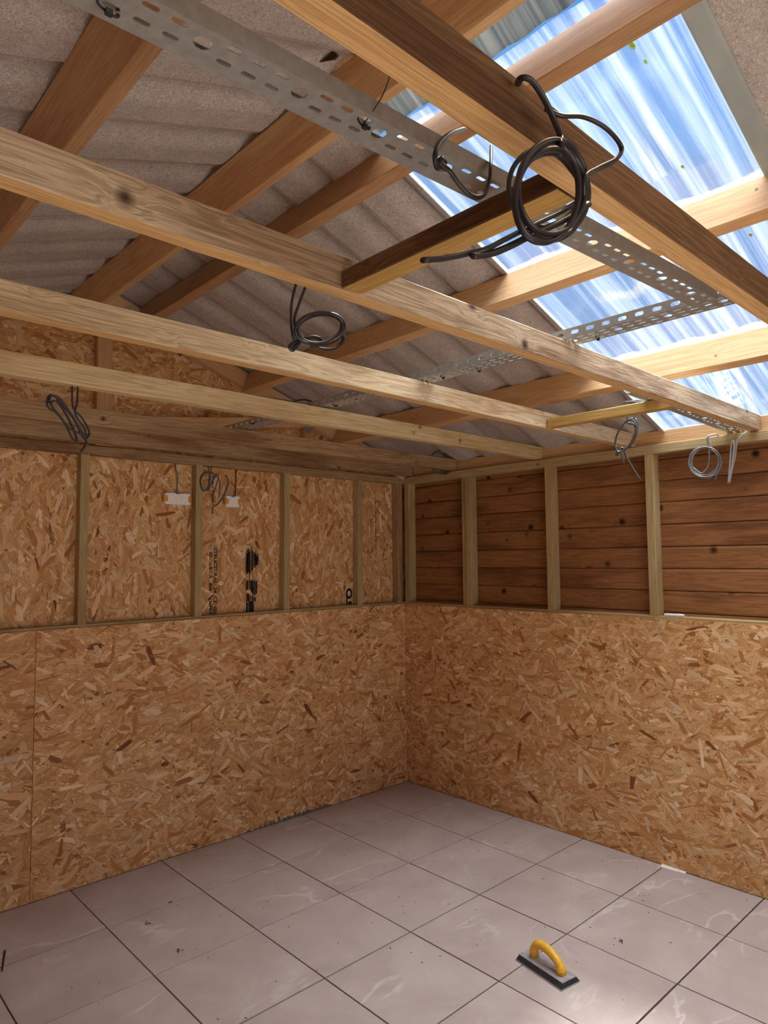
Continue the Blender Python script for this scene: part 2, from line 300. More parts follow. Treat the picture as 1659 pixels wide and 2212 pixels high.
# ------------------------------------------------------------------ oriented strand board
PAL = [((238, 200, 148), 5), ((228, 182, 126), 8), ((220, 170, 112), 8), ((210, 154, 94), 6), ((244, 214, 170), 2.5), ((194, 134, 76), 2.6), ((166, 106, 58), .8), ((132, 84, 48), .2)]
PALC = np.array([lin(c)[:3] for c, k in PAL]); PALW = np.array([k for c, k in PAL]); PALW = PALW/PALW.sum()
def osb(name, org, U, V, N, Wd, Hd, vertical, dens, seed, parent=None, keep=None, thick=.011, tone=1.0):
    """a board: backing box plus overlapping flakes, one mesh; org = lower corner, N = towards the room"""
    rs = np.random.RandomState(seed); org, U, V, N = map(np.array, (org, U, V, N))
    n = int(Wd*Hd*dens)
    c = np.stack([rs.uniform(0, Wd, n), rs.uniform(0, Hd, n)], 1)
    if keep is not None:
        k = np.array([keep(*(org+U*a+V*b_)) for a, b_ in c]); c = c[k]; n = len(c)
    big = rs.rand(n) < .36
    Lf = np.where(big, rs.uniform(.045, .13, n), rs.uniform(.012, .06, n))/2
    Wf = np.where(big, rs.uniform(.008, .028, n), rs.uniform(.0008, .0040, n))/2
    th = rs.normal(0, .62, n)
    un = rs.rand(n) < .22; th[un] = rs.uniform(0, np.pi, un.sum())
    if vertical: th = th+np.pi/2
    d = np.stack([np.cos(th), np.sin(th)], 1); e = np.stack([-d[:, 1], d[:, 0]], 1)
    sh = np.array([(-1, -.35), (-.72, -1), (.70, -.9), (1.05, -.1), (.68, 1), (-.8, .85)])
    m_ = len(sh)
    q = sh[None]*np.ones((n, 1, 1)); q[:, :, 0] += rs.uniform(-.22, .22, (n, m_)); q[:, :, 1] += rs.uniform(-.30, .30, (n, m_))
    loc = q*np.stack([Lf, Wf], 1)[:, None]
    P = c[:, None]+loc[:, :, :1]*d[:, None]+loc[:, :, 1:]*e[:, None]
    P[:, :, 0] = np.clip(P[:, :, 0], 0, Wd); P[:, :, 1] = np.clip(P[:, :, 1], 0, Hd)
    order = rs.permutation(n); h = (order/n)*.0011-.0011
    X = org+P[:, :, :1]*U+P[:, :, 1:]*V+h[:, None, None]*N
    ci = rs.choice(len(PALC), n, p=PALW)
    sl = (~big) & (rs.rand(n) < .22); ci[sl] = rs.choice([5, 6, 7], sl.sum(), p=[.62, .30, .08])
    col = PALC[ci]*rs.uniform(.84, 1.1, (n, 1))*tone
    lo = org - N*.0012
    # backing box
    corners = []
    for dz in (0, -thick):
        for a, b_ in ((0, 0), (Wd, 0), (Wd, Hd), (0, Hd)): corners.append(lo+U*a+V*b_+N*dz)
    corners = np.array(corners)
    nb = 8 if keep is None else 0
    verts = np.concatenate([corners[:nb], X.reshape(-1, 3)])
    faces = ([(0, 1, 2, 3), (4, 7, 6, 5), (0, 4, 5, 1), (1, 5, 6, 2), (2, 6, 7, 3), (3, 7, 4, 0)] if nb else [])
    faces += [tuple(range(nb+i*m_, nb+i*m_+m_)) for i in range(n)]
    me = bpy.data.meshes.new(name); me.from_pydata(verts.tolist(), [], faces)
    gc = np.zeros((len(verts), 3), np.float32); gc[nb:, :2] = (loc+rs.uniform(0, 50, (n, 1, 2))).reshape(-1, 2)
    cc = np.ones((len(verts), 4), np.float32); cc[:nb, :3] = PALC[3]*tone; cc[nb:, :3] = np.repeat(col, m_, 0)
    a_ = me.attributes.new('gc', 'FLOAT_VECTOR', 'POINT'); a_.data.foreach_set('vector', gc.ravel())
    a_ = me.attributes.new('col', 'FLOAT_COLOR', 'POINT'); a_.data.foreach_set('color', cc.ravel())
    me.materials.append(M['osb']); me.update()
    o = bpy.data.objects.new(name, me); C.objects.link(o)
    if parent: o.parent = parent
    return o
X_, Y_, Z_ = (1, 0, 0), (0, 1, 0), (0, 0, 1)
wl = tag(empty('wall_left', (XL/2, 0, 0)), kind='structure'); wr = tag(empty('wall_right', (0, YB/2, 0)), kind='structure')
wl.location = (0, 0, 0); wr.location = (0, 0, 0)
SEAM = -2.408
osb('lower_board', (SEAM+.001, 0, .002), X_, Z_, (0, -1, 0), -SEAM-.001, 1.218, False, 9425, 11, wl)
osb('lower_board', (XL, 0, .002), X_, Z_, (0, -1, 0), SEAM-.001-XL, 1.218, False, 4500, 12, wl)
osb('lower_board', (0, -2.44, .002), Y_, Z_, (-1, 0, 0), 2.44-.0, 1.218, False, 9425, 13, wr)
osb('lower_board', (0, YB, .002), Y_, Z_, (-1, 0, 0), -2.442-YB, 1.218, False, 1500, 14, wr)
osb('upper_board', (-2.9, YS, 1.17), X_, Z_, (0, -1, 0), 1.9, .96, True, 7540, 15, wl, tone=.97)
osb('upper_board', (-.999, YS, 1.17), X_, Z_, (0, -1, 0), 1.08, .96, True, 7540, 16, wl, tone=.95)
osb('upper_board', (XL, YS, 1.17), X_, Z_, (0, -1, 0), 1.27, .96, True, 800, 17, wl)
# gable boarding: a real triangular panel with flakes on it
mb = MB(); mb.prism([(XL, YS+.0015, 2.12), (.08, YS+.0015, 2.12), (.08, YS+.0015, roof(.08)), (RX, YS+.0015, roof(RX)), (XL, YS+.0015, roof(XL))], (0, .011, 0), (PALC[3][0], PALC[3][1], PALC[3][2], 1))
gb = mb.build('gable_board', M['osb'], wl)
osb('gable_flakes', (-2.95, YS, 2.12), X_, Z_, (0, -1, 0), 3.0, .8, False, 8120, 18, gb, keep=lambda x, y, z: z < roof(x)-.03)
# brown shiplap cladding of the right wall
mb = MB(); CP = .1145
zc = [1.249+CP*k for k in range(-1, 9)]
zc = [1.134, 1.249, 1.361, 1.474, 1.587, 1.703, 1.820, 1.931, 2.045, 2.12]
for k in range(len(zc)-1):
    a, b_ = zc[k]+.0015, zc[k+1]-.001
    o = (R.uniform(0, 30), R.uniform(0, 30), R.uniform(0, 30))
    xf = XS; xb = XS+.016
    pr = [(xf+.004, a), (xf+.001, a+.003), (xf, a+.007), (xf, b_-.012), (xf+.002, b_-.004), (xf+.006, b_), (xb, b_+.004), (xb, a)]
    n = len(pr); y0, y1_ = .08, YB
    v = [(p[0], y0, p[1]) for p in pr]+[(p[0], y1_, p[1]) for p in pr]
    gcs = [(q[1]+o[0], q[2]+o[1], q[0]+o[2]) for q in v]
    mb.add(v, [tuple(range(n)), tuple(range(n, 2*n))[::-1]]+[(i, n+i, n+(i+1) % n, (i+1) % n) for i in range(n)], gcs)
mb.build('timber_cladding', M['clad'], wr)
mb = MB(); mb.box((XS+.0165, YB, 0), (XS+.03, .09, 2.16)); mb.build('outer_lining', M['grout'], wr)
mb = MB(); mb.box((XL, YS+.013, 0), (.08, YS+.03, 2.12)); mb.build('outer_lining', M['grout'], wl)
# the walls behind the camera, with an unseen doorway added to let light in
osb('wall_side', (XL, YB, 0), Y_, Z_, X_, -YB, 2.15, False, 250, 19)['kind'] = 'structure'
wb = tag(empty('wall_back'), kind='structure')
osb('door_side_board', (XL, YB, 0), X_, Z_, Y_, .58, 2.15, False, 300, 20, wb)
osb('door_side_board', (-1.4, YB, 0), X_, Z_, Y_, 1.4, 2.15, False, 300, 21, wb)
osb('door_head_board', (-3.6, YB, 2.0), X_, Z_, Y_, 2.2, .15, False, 300, 22, wb)
mb = MB(); mb.prism([(XL, YB, 2.15), (.08, YB, 2.15), (RX, YB, roof(RX)+.02)], (0, -.012, 0), (.5, .3, .14, 1)); mb.build('gable_board', M['osb'], wb)

# ------------------------------------------------------------------ timbers
def timber(name, p0, p1, wd, ht, upv, material, label, cat='beam', group=None, parent=None, rough=0.0, seg=.12, seed=None, bev=.0022, kind=None, under=None):
    """square-sawn timber from p0 to p1 (centre line); local X is the grain"""
    p0, p1 = Vector(p0), Vector(p1); ax = (p1-p0); Ln = ax.length; ax.normalize()
    zv = (Vector(upv)-ax*Vector(upv).dot(ax)).normalized(); yv = zv.cross(ax)
    rr = random.Random(seed if seed is not None else R.randrange(99999))
    hw, hh = wd/2, ht/2
    prof = [(-hw+bev, -hh), (hw-bev, -hh), (hw, -hh+bev), (hw, hh-bev), (hw-bev, hh), (-hw+bev, hh), (-hw, hh-bev), (-hw, -hh+bev)]
    ns = max(2, int(Ln/seg)) if rough else 1
    off = (rr.uniform(0, 60), rr.uniform(0, 60), rr.uniform(0, 60))
    mb = MB(); v = []
    ph = [rr.uniform(0, 6.28) for _ in range(4)]
    for i in range(ns+1):
        x = Ln*i/ns
        wy = rough*(math.sin(x*1.3+ph[0])-.0)*1.2; wz = rough*math.sin(x*1.9+ph[1])*.5
        for y, z in prof:
            v.append((x, y+(wy+rr.uniform(-.25, .25)*rough), z+(wz+rr.uniform(-.25, .25)*rough)))
    fs = [tuple(range(8))[::-1], tuple(ns*8+k for k in range(8))]
    fs += [(i*8+k, i*8+(k+1) % 8, (i+1)*8+(k+1) % 8, (i+1)*8+k) for i in range(ns) for k in range(8)]
    mb.add(v, fs, [(a+off[0], b_+off[1], c+off[2]) for a, b_, c in v])
    o = mb.build(name, material, parent)
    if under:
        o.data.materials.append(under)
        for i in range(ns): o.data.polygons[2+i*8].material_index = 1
    mt = Matrix((ax, yv, zv)).transposed().to_4x4(); mt.translation = p0; o.matrix_world = mt
    if parent: o.matrix_parent_inverse = Matrix.Identity(4)
    if not parent and not kind: tag(o, label, cat, group)
    if kind: o['kind'] = kind
    return o
# wall plates, ledges and studs
timber('top_plate', (XL, .011+.0275, 2.0915), (.011, .0385, 2.0915), .055, .047, Z_, M['joist_worn'], 'long timber plate lying on top of the studs of the left strand board wall', 'wall plate', rough=.001)
timber('top_plate', (.011+.035, .066, 2.0915), (.046, YB+.02, 2.0915), .070, .047, Z_, M['treated'], 'greenish timber plate lying on top of the studs of the brown clad right wall', 'wall plate', rough=.001)
timber('ledge_rail', (XL, .0385, 1.217), (.011, .0385, 1.217), .0545, .034, Z_, M['treated'], 'horizontal rail forming the narrow ledge above the lower board of the left wall', 'rail', rough=.0008)
timber('ledge_rail', (.046, .05, 1.217), (.046, YB+.02, 1.217), .069, .034, Z_, M['treated'], 'horizontal rail forming the ledge below the brown cladding on the right wall', 'rail', rough=.0008)
ls = ['upright stud on the left wall, furthest from the corner', 'upright stud on the left wall just right of the wide white box', 'upright stud on the left wall right of the smeared black print', 'upright stud on the left wall beside the large black stencil mark']
for k, xr in enumerate((-2.178, -1.563, -.977, -.386)):
    timber('wall_stud', (xr-.021, .0385, 1.234), (xr-.021+.002*k, .0385, 2.068), .053, .042, (1, 0, 0), M['treated'], 'greenish '+ls[k], 'stud', 'studs of the left wall')
timber('wall_stud', (-.035, .0385, 1.234), (-.035, .0385, 2.068), .053, .05, (1, 0, 0), M['joist_worn'], 'brownish upright stud of the left wall right in the corner', 'stud', 'studs of the left wall')
rs_ = [('narrow upright stud of the right wall right in the corner', 0.012, .045, .046, 'treated'), ('upright stud on the right wall, the further of the close pair', -.513, .036, .052, 'treated'), ('upright stud on the right wall, the nearer of the close pair', -.550, .045, .046, 'treated'),
       ('upright stud on the right wall midway between the close pair and the nearest stud', -1.163, .045, .046, 'treated'), ('upright stud on the right wall nearest to the hanging grey coil and white marker', -1.776, .045, .046, 'treated')]
for lb, y, wd, xc, mm in rs_:
    timber('wall_stud', (xc, y-wd/2, 1.234), (xc, y-wd/2, 2.068), .068 if xc < .05 else .057, wd, (0, 1, 0), M[mm], 'greenish '+lb, 'stud', 'studs of the right wall')
# ceiling joists (parallel to the left wall)
js = [(-2.865, -2.911, 'dark_side', .10, 'dark brown rough ceiling joist nearest the viewer, crossing the skylight', 'roughdark'),
      (-2.285, -2.331, 'brown_side', .05, 'rough ceiling joist with a dark cable coil hanging below it, second from the viewer', ''),
      (-1.668, -1.714, 'joist', .06, 'pale rough-sawn ceiling joist meeting the short yellow noggin, third from the viewer', ''),
      (-1.083, -1.129, 'joist_pale', .05, 'pale ceiling joist with a black cable lying along its top, fourth from the viewer', ''),
      (-.425, -.471, 'joist_worn', .02, 'weathered ceiling joist just in front of the one beside the left wall', ''),
      (-.012, -.058, 'joist_worn', .03, 'weathered ceiling joist lying right against the top of the left wall', '')]
for k, (y1_, y0, mm, xe, lb, _) in enumerate(js):
    timber('ceiling_joist', (XL+.02, (y0+y1_)/2, (JB+JT)/2), (xe if k else .04, (y0+y1_)/2, (JB+JT)/2), .045, .075, Z_, M[mm], lb, 'joist', 'ceiling joists', rough=.0022 if k in (1, 2) else .0014, seed=100+k, under=M['pale_under'] if k < 3 else None)
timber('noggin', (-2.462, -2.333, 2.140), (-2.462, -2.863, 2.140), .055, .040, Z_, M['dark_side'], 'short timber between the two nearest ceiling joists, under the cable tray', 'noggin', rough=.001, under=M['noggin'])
timber('noggin', (-.765, -1.716, 2.140), (-.765, -2.283, 2.140), .045, .040, Z_, M['noggin'], 'short yellowish timber between the second and third ceiling joists near the right wall', 'noggin', rough=.0014)
# purlins, square to the slope; (x of the upper near corner, slope side)
sn, cs = math.sin(math.atan(S)), math.cos(math.atan(S))
YE = -.002
pl = [(-2.935, -1, 'purlin_shaded', 'planed roof purlin on the left slope at the upper left corner of the view'),
      (-2.285, -1, 'purlin', 'deep orange roof purlin just left of the ridge'),
      (-1.933, 1, 'purlin_shaded', 'roof purlin with backlit shade in its colour just right of the ridge, at the top of the skylight'),
      (-1.276, 1, 'purlin_pale', 'pale roof purlin crossing the middle of the skylight'),
      (-.603, 1, 'purlin_pale', 'pale roof purlin crossing the lower part of the skylight'),
      (.046, 1, 'purlin', 'orange eaves timber lying behind the joist ends on the right wall')]
for k, (x, sg, mm, lb) in enumerate(pl):
    h = .130 if k < 5 else .085; wd = .045
    along = Vector((cs, 0, -S*cs)) if sg > 0 else Vector((cs, 0, S*cs)); nrm = Vector((-sn if sg > 0 else sn, 0, -cs)) # along slope +x, down-normal
    a = Vector((x, 0, roof(x))) + along*(wd/2) + nrm*(h/2)
    if k == 5:
        a = Vector((x+.0225, 0, 2.117+.037)); nrm = Vector((0, 0, -1)); h = .074
    ye = YE if k < 5 else .05
    timber('roof_purlin', (a.x, ye, a.z), (a.x, YB+.03, a.z), wd, h, -nrm, M[mm], lb, 'purlin', 'roof purlins', seed=200+k)
# gable truss
gt = tag(empty('gable_truss', (0, 0, 0)), 'timber truss frame against the strand board gable of the left wall', 'truss')
def tb(name, p0, p1, wd, ht, upv, mm, seed): return timber(name, p0, p1, wd, ht, upv, M[mm], '', parent=gt, seed=seed)
dn = .052
tb('rafter', (RX, .03, roof(RX)-dn), (.05, .03, roof(.05)-dn+.0), .045, .085, Z_, 'purlin_pale', 301)
tb('rafter', (RX, .031, roof(RX)-dn), (XL, .031, roof(XL)-dn), .045, .085, Z_, 'purlin', 302)
tb('king_post', (-2.113, .032, 2.12), (-2.113, .032, roof(-2.113)-.09), .044, .074, (1, 0, 0), 'purlin', 303)
tb('web_brace', (-2.07, .033, 2.245), (-.86, .033, 2.40), .043, .06, Z_, 'purlin_pale', 304)
tb('web_post', (-.835, .032, 2.12), (-.835, .032, 2.42), .044, .05, (1, 0, 0), 'purlin', 305)
tb('web_post', (-3.345, .032, 2.12), (-3.345, .032, 2.42), .044, .05, (1, 0, 0), 'purlin', 306)
def plate(pts, y):                      # punched nail plate, teeth drawn as raised slots
    mb = MB(); mb.prism([(a, y, c) for a, c in pts], (0, -.0012, 0)); o = mb.build('nail_plate', M['galv'], gt)
    mb = MB(); xs_ = [p[0] for p in pts]; zs_ = [p[1] for p in pts]; cx = sum(xs_)/len(xs_); cz = sum(zs_)/len(zs_)
    for i in range(5):
        for j in range(3):
            x = cx+(i-2)*.014*(1 if j else .8); z = cz+(j-1)*.012
            if j == 0 and abs(i-2) > 1: continue
            mb.box((x-.0045, y-.0022, z-.0015), (x+.0045, y-.0012, z+.0015))
    mb.build('punched_teeth', M['dark'], o)
plate([(-.885, 2.372), (-.795, 2.372), (-.838, 2.325)], .0095)
plate([(-2.075, 2.835), (-1.985, 2.87), (-2.0, 2.80), (-2.06, 2.79)], .0065)

# ------------------------------------------------------------------ roof sheets
def sheet(name, ya, yb, xa, xb, side, material, label, group=None, phase=0, npitch=4, hgt=.020, dz=0, cat='roof sheet'):
    """corrugated sheet; corrugations run down the slope, xa..xb, side +1 right slope"""
    ya += .006; yb -= .006
    mb = MB(); W_ = abs(yb-ya); pit = W_/npitch; ny = npitch*12
    def prof(t):
        u = (t*npitch) % 1.0
        knots_ = [(0, 0), (.34, 0), (.42, .12), (.52, .5), (.60, .88), (.66, 1), (.76, 1), (.82, .88), (.88, .5), (.94, .12), (1, 0)]
        for (a, za), (b_, zb) in zip(knots_, knots_[1:]):
            if a <= u <= b_: return hgt*(za+(zb-za)*(u-a)/(b_-a) if b_ > a else za)
        return 0
    nx = 14; v = []; gcs = []
    for i in range(nx+1):
        x = xa+(xb-xa)*i/nx
        for j in range(ny+1):
            t_ = j/ny; y = ya+(yb-ya)*t_
            v.append((x, y, roof(x)+.002+dz+prof(t_))); gcs.append((x/cs, y, 0))
    fs = [(i*(ny+1)+j, i*(ny+1)+j+1, (i+1)*(ny+1)+j+1, (i+1)*(ny+1)+j) for i in range(nx) for j in range(ny)]
    mb.add(v, fs, gcs); o = mb.build(name, material)
    md = o.modifiers.new('thickness', 'SOLIDIFY'); md.thickness = .0025 if material is not M['clear'] else .0008; md.offset = 1 if (xb-xa)*(yb-ya) > 0 else -1
    tag(o, label, cat, group); return o
XE = .20
for k, (ya, yb, lb) in enumerate([(-.065, -.995, 'grey fleece-backed roof sheet on the left slope against the gable'), (-.996, -1.925, 'grey fleece-backed roof sheet on the left slope between the gable sheet and dark seam'), (-1.926, -2.855, 'grey fleece-backed roof sheet on the left slope behind the nearest part of the cable tray'), (-2.856, -3.785, 'grey roof sheet on the left slope at the top edge of the view'), (-3.786, YB-.01, 'grey roof sheet on the left slope behind the viewer')]):
    clearpart = k in (2,)
    sheet('roof_sheet', ya, yb, XL-.15, RX+(-.17 if clearpart or k == 3 else 0), -1, M['fleece'], lb, 'fleece-backed roof sheets of the left slope', npitch=4, dz=.005*(k % 2))
sheet('roof_sheet', .10, -.066, XL-.15, RX, -1, M['fleece'], 'narrow edge strip of grey roofing over the left half of the gable', npitch=1)
for k, (ya, yb, lb) in enumerate([(.10, -.009, 'narrow edge strip of grey roofing over the right half of the gable'), (-.01, -.939, 'grey fleece-backed roof sheet on the right slope against the gable'), (-.94, -1.869, 'grey fleece-backed roof sheet on the right slope beside the clear skylight sheet')]):
    sheet('roof_sheet', ya, yb, RX, XE, 1, M['fleece'], lb, 'fleece-backed roof sheets of the right slope', npitch=4 if k else 1, dz=.005*(k % 2))
sheet('roof_sheet', -2.80, -3.73, RX+.1, XE, 1, M['fleece'], 'grey fleece-backed roof sheet beyond the skylight in the upper right corner', 'fleece-backed roof sheets of the right slope', dz=.004)
sheet('roof_sheet', -3.731, YB-.01, RX, XE, 1, M['fleece'], 'grey roof sheet on the right slope behind the viewer', 'fleece-backed roof sheets of the right slope')
sk = sheet('skylight_sheet', -1.84, -2.86, RX+.13, XE, 1, M['clear'], 'clear corrugated plastic skylight sheet in the right roof slope showing blue sky', dz=.0085, hgt=.005, cat='skylight')
# clear ridge capping over the skylight bay
mb = MB(); prf = [(-2.34, .012), (-2.24, .03), (-2.12, .045), (-2.06, .047), (-1.985, .030), (-1.955, .024)]
ya_, yb_ = -1.86, -3.73; ny = 60; v = []; gcs = []
for x, dz in prf:
    for j in range(ny+1):
        y = ya_+(yb_-ya_)*j/ny; v.append((x, y, min(roof(x)+dz, 2.972)+.010*math.sin(2*math.pi*(y-ya_)/.2325)**2*.8)); gcs.append((x, y, 0))
mb.add(v, [(i*(ny+1)+j, i*(ny+1)+j+1, (i+1)*(ny+1)+j+1, (i+1)*(ny+1)+j) for i in range(len(prf)-1) for j in range(ny)], gcs)
rc = mb.build('ridge_cap', M['ridge_clear'], smooth=True); md = rc.modifiers.new('thickness', 'SOLIDIFY'); md.thickness = .0012
tag(rc, 'smoky translucent plastic ridge capping above the top of the skylight', 'ridge cap')
# grey ribbed edge of the neighbouring sheet
mb = MB(); a = -2.795; pr = [(a, -.001), (a-.008, -.006), (a-.05, -.006), (a-.058, .000), (a-.058, .003), (a, .003)]
xa, xb = -1.93, .12
v = [(xa, y, roof(xa)+d) for y, d in pr]+[(xb, y, roof(xb)+d) for y, d in pr]; n = len(pr)
mb.add(v, [tuple(range(n)), tuple(range(n, 2*n))[::-1]]+[(i, n+i, n+(i+1) % n, (i+1) % n) for i in range(n)])
tag(mb.build('edge_flashing', M['trim']), 'pale grey metal edge strip running down the right side of the skylight', 'flashing')

# ------------------------------------------------------------------ cable trays
def tray(org, ax, lat, Ln, base_w, flange, label, flange_slots=True, nb=2, pitch=.0365):
    """perforated tray: groups of three slot pairs and a round hole; ax along, lat across, upwards flanges"""
    ax, lat = Vector(ax).normalized(), Vector(lat).normalized(); upv = Vector((0, 0, 1)); org = Vector(org)
    root = tag(empty('cable_tray', org), label, 'cable tray', 'perforated cable trays')
    def cell(mb, o, U, V, w_, h_, hw, hh, rnd=False):
        # rectangle w_ x h_ with an octagonal hole of half sizes hw, hh
        cx, cy = w_/2, h_/2
        if hw == 0:
            mb.add([o, o+U*w_, o+U*w_+V*h_, o+V*h_], [(0, 1, 2, 3)]); return
        k = min(hw, hh)*.6 if not rnd else hw*.586
        outer = [(0, 0), (cx, 0), (w_, 0), (w_, cy), (w_, h_), (cx, h_), (0, h_), (0, cy)]
        hole = [(cx-hw, cy-hh+k), (cx-hw+k, cy-hh), (cx+hw-k, cy-hh), (cx+hw, cy-hh+k), (cx+hw, cy+hh-k), (cx+hw-k, cy+hh), (cx-hw+k, cy+hh), (cx-hw, cy+hh-k)]
        v = [o+U*a+V*b_ for a, b_ in outer]+[o+U*a+V*b_ for a, b_ in hole]
        # outer: 0 corner,1 mid bottom,2 corner,3 mid right,4 corner,5 mid top,6 corner,7 mid left ; hole 8..15
        f = [(0, 9, 8), (0, 1, 9), (1, 10, 9), (1, 2, 10), (2, 11, 10), (2, 3, 11), (3, 12, 11), (3, 4, 12), (4, 13, 12), (4, 5, 13), (5, 14, 13), (5, 6, 14), (6, 15, 14), (6, 7, 15), (7, 8, 15), (7, 0, 8)]
        mb.add(v, f)
    mb = MB(); P = pitch; n = int(Ln/P); rw = base_w/3
    e_ = .0015
    for i in range(n):
        o = ax*(i*P)+lat*0
        big = (i % 4 == 0)
        bands = [(0, .0135, 0), (.0135, .0405, 2), (.0405, base_w, 0)] if big else [(0, .024, 1), (.024, .030, 0), (.030, .054, 1), (.054, base_w, 0)]
        if nb == 3: bands = [(0, .024, 1), (.024, .050, 2 if big else 1), (.050, base_w, 1)]
        for lo_, hi_, kd in bands:
            oo = o+lat*lo_
            if kd == 2: cell(mb, oo, ax, lat, P, hi_-lo_, .0118, .0118, True)
            else: cell(mb, oo, ax, lat, P, hi_-lo_, P*.29*kd, .0042)
    b_ = mb.build('tray_base', M['galv'], root)
    md = b_.modifiers.new('thickness', 'SOLIDIFY'); md.thickness = .0012
    LT = n*P
    for sd in (0, 1):
        mb = MB()
        P = .0505 if nb == 3 else pitch
        for i in range(int(Ln/P)):
            o = ax*(i*P)+lat*(base_w*sd)
            if flange_slots: cell(mb, o, ax, upv, P, flange, 0 if i % 4 == 0 and nb == 2 else P*.25, .0055)
            else: cell(mb, o, ax, upv, P, flange, 0, 0)
        s_ = mb.build('tray_side', M['galv'], root); md = s_.modifiers.new('thickness', 'SOLIDIFY'); md.thickness = .0012
        mb = MB(); o = lat*(base_w*sd)+upv*flange; q = lat*(-.004 if sd else .004)
        mb.prism([o, o+q, o+q+upv*.0015, o+upv*.0015], ax*LT); mb.build('rolled_lip', M['galv'], s_)
    return root
# along the joists: near side folded up
tray((-3.165, -2.693, 2.2), (1.55, -.076, 0), (.05, 1, 0), 1.60, .068, .026, 'perforated steel cable tray running from the upper left corner to the skylight, nearest the viewer', flange_slots=False)
tray((-1.603, -2.79, 2.2012), (-.008, 1, 0), (1, .008, 0), 2.60, .080, .028, 'perforated steel cable tray lying across the tops of the ceiling joists towards the gable', nb=3)
tray((-.93, -2.245, 2.170), (1, -.012, -.038), (.012, 1, 0), 1.0, .075, .022, 'short perforated steel cable tray ending at the right wall above the grey coils')

# ------------------------------------------------------------------ cables
def cable(label, runs, material, a=.0042, b=.0026, name='cable_coil', cat='cable', group=None):
    mb = MB()
    for pts in runs: sweep(mb, pts, a, b)
    return tag(mb.build(name, M[material], smooth=True), label, cat, group)
def px(axis, val, pts):                     # (u, v[, depth offset]) -> points
    out = []
    for p in pts:
        out.append(at(axis, val+(p[2] if len(p) > 2 else 0), p[0], p[1]))
    return out
def coil(axis, val, cx, cy, rx, ry, turns, a0=0, rot=0, jit=.06, dep=.02, seed=1, n=12):
    rr = random.Random(seed); o = []
    N = int(turns*n)
    jx = [rr.uniform(-jit, jit) for _ in range(int(turns)+2)]; jy = [rr.uniform(-jit, jit) for _ in range(int(turns)+2)]
    ox = [rr.uniform(-jit, jit)*rx for _ in range(int(turns)+2)]; oy = [rr.uniform(-jit, jit)*ry for _ in range(int(turns)+2)]
    for i in range(N+1):
        t_ = i/n; k = int(t_); f_ = t_-k
        mixv = lambda L_: L_[k]*(1-f_)+L_[min(k+1, len(L_)-1)]*f_
        th = a0+2*math.pi*t_
        x = rx*(1+mixv(jx))*math.cos(th); y = ry*(1+mixv(jy))*math.sin(th)
        o.append((cx+mixv(ox)+x*math.cos(rot)-y*math.sin(rot), cy+mixv(oy)+x*math.sin(rot)+y*math.cos(rot), dep*math.sin(t_*2.1+seed)))
    return px(axis, val, o)
J1F, J2F = -2.93, -2.28
c1 = coil(1, J1F-.03, 1180, 408, 84, 100, 5.0, a0=-1.2, rot=.12, jit=.19, dep=.022, seed=4)
head = px(1, J1F, [(1118, 182, .012), (1128, 168, -.012), (1150, 176, -.02), (1176, 215, -.02), (1198, 262, -.02), (1212, 300, -.025)])
tail = px(1, J1F-.03, [(1262, 410), (1225, 450), (1160, 482, -.01), (1095, 515, -.01), (1050, 538, -.01), (1010, 548), (960, 558), (914, 562)])
tail2 = px(1, J1F-.04, [(1272, 440), (1220, 475), (1160, 502), (1105, 530), (1060, 548), (1020, 553)])
loop = px(1, J1F-.005, [(1178, 235, -.01), (1212, 250, -.02), (1262, 253, -.03), (1310, 278, -.04), (1342, 318, -.04), (1330, 345, -.04), (1290, 366, -.04), (1262, 388, -.05), (1262, 450, -.04)])
cable('big coil of black flat cable hanging from the nearest ceiling joist below the skylight', [head+c1+tail, loop, tail2], 'black_cable', .0048, .0032)
cable('black cable looped through the perforated tray beside the nearest joist', [px(1, -2.72, [(1003, 277, .05), (975, 287), (950, 308, -.02), (940, 335, -.03), (944, 362, -.02), (957, 362, -.01), (962, 350, -.01), (955, 342, -.02), (950, 352, -.02), (972, 370, -.02), (992, 398, -.02), (1020, 424, -.02), (1044, 422, -.02), (1056, 395, -.02), (1060, 355, -.02), (1061, 316, .03)])], 'black_cable', .0042, .003)
cable('dark coil of flat cable hanging below the second ceiling joist', [
    px(1, J2F, [(640, 612), (630, 655), (629, 700), (636, 735)])+coil(1, J2F, 692, 712, 50, 32, 3.0, a0=2.6, rot=-.15, jit=.13, dep=.02, seed=8)+px(1, J2F, [(645, 742), (632, 756), (626, 748), (642, 738), (672, 728), (692, 732), (688, 742), (672, 746)]),
    px(1, J2F, [(661, 618), (645, 660), (636, 695), (650, 728), (690, 752), (722, 752), (742, 735), (738, 718)])], 'black_cable', .0045, .003)
cable('bundled loops of black cable hanging in front of the fourth joist at the left edge', [
    px(1, -1.106, [(156, 820), (156, 865), (160, 885), (175, 900), (190, 925), (192, 940), (180, 945), (160, 905), (130, 868), (112, 853), (102, 862), (104, 880), (122, 892), (140, 915), (155, 945), (166, 953), (160, 930), (140, 890), (124, 868), (112, 868), (112, 878), (130, 900), (150, 925), (175, 938), (185, 950), (184, 962), (174, 976)]),
    px(1, -1.106, [(168, 822), (167, 865), (162, 890), (168, 905), (182, 925), (186, 945), (172, 925), (150, 890), (128, 860), (110, 856), (106, 870)])], 'black_cable', .0042, .003)
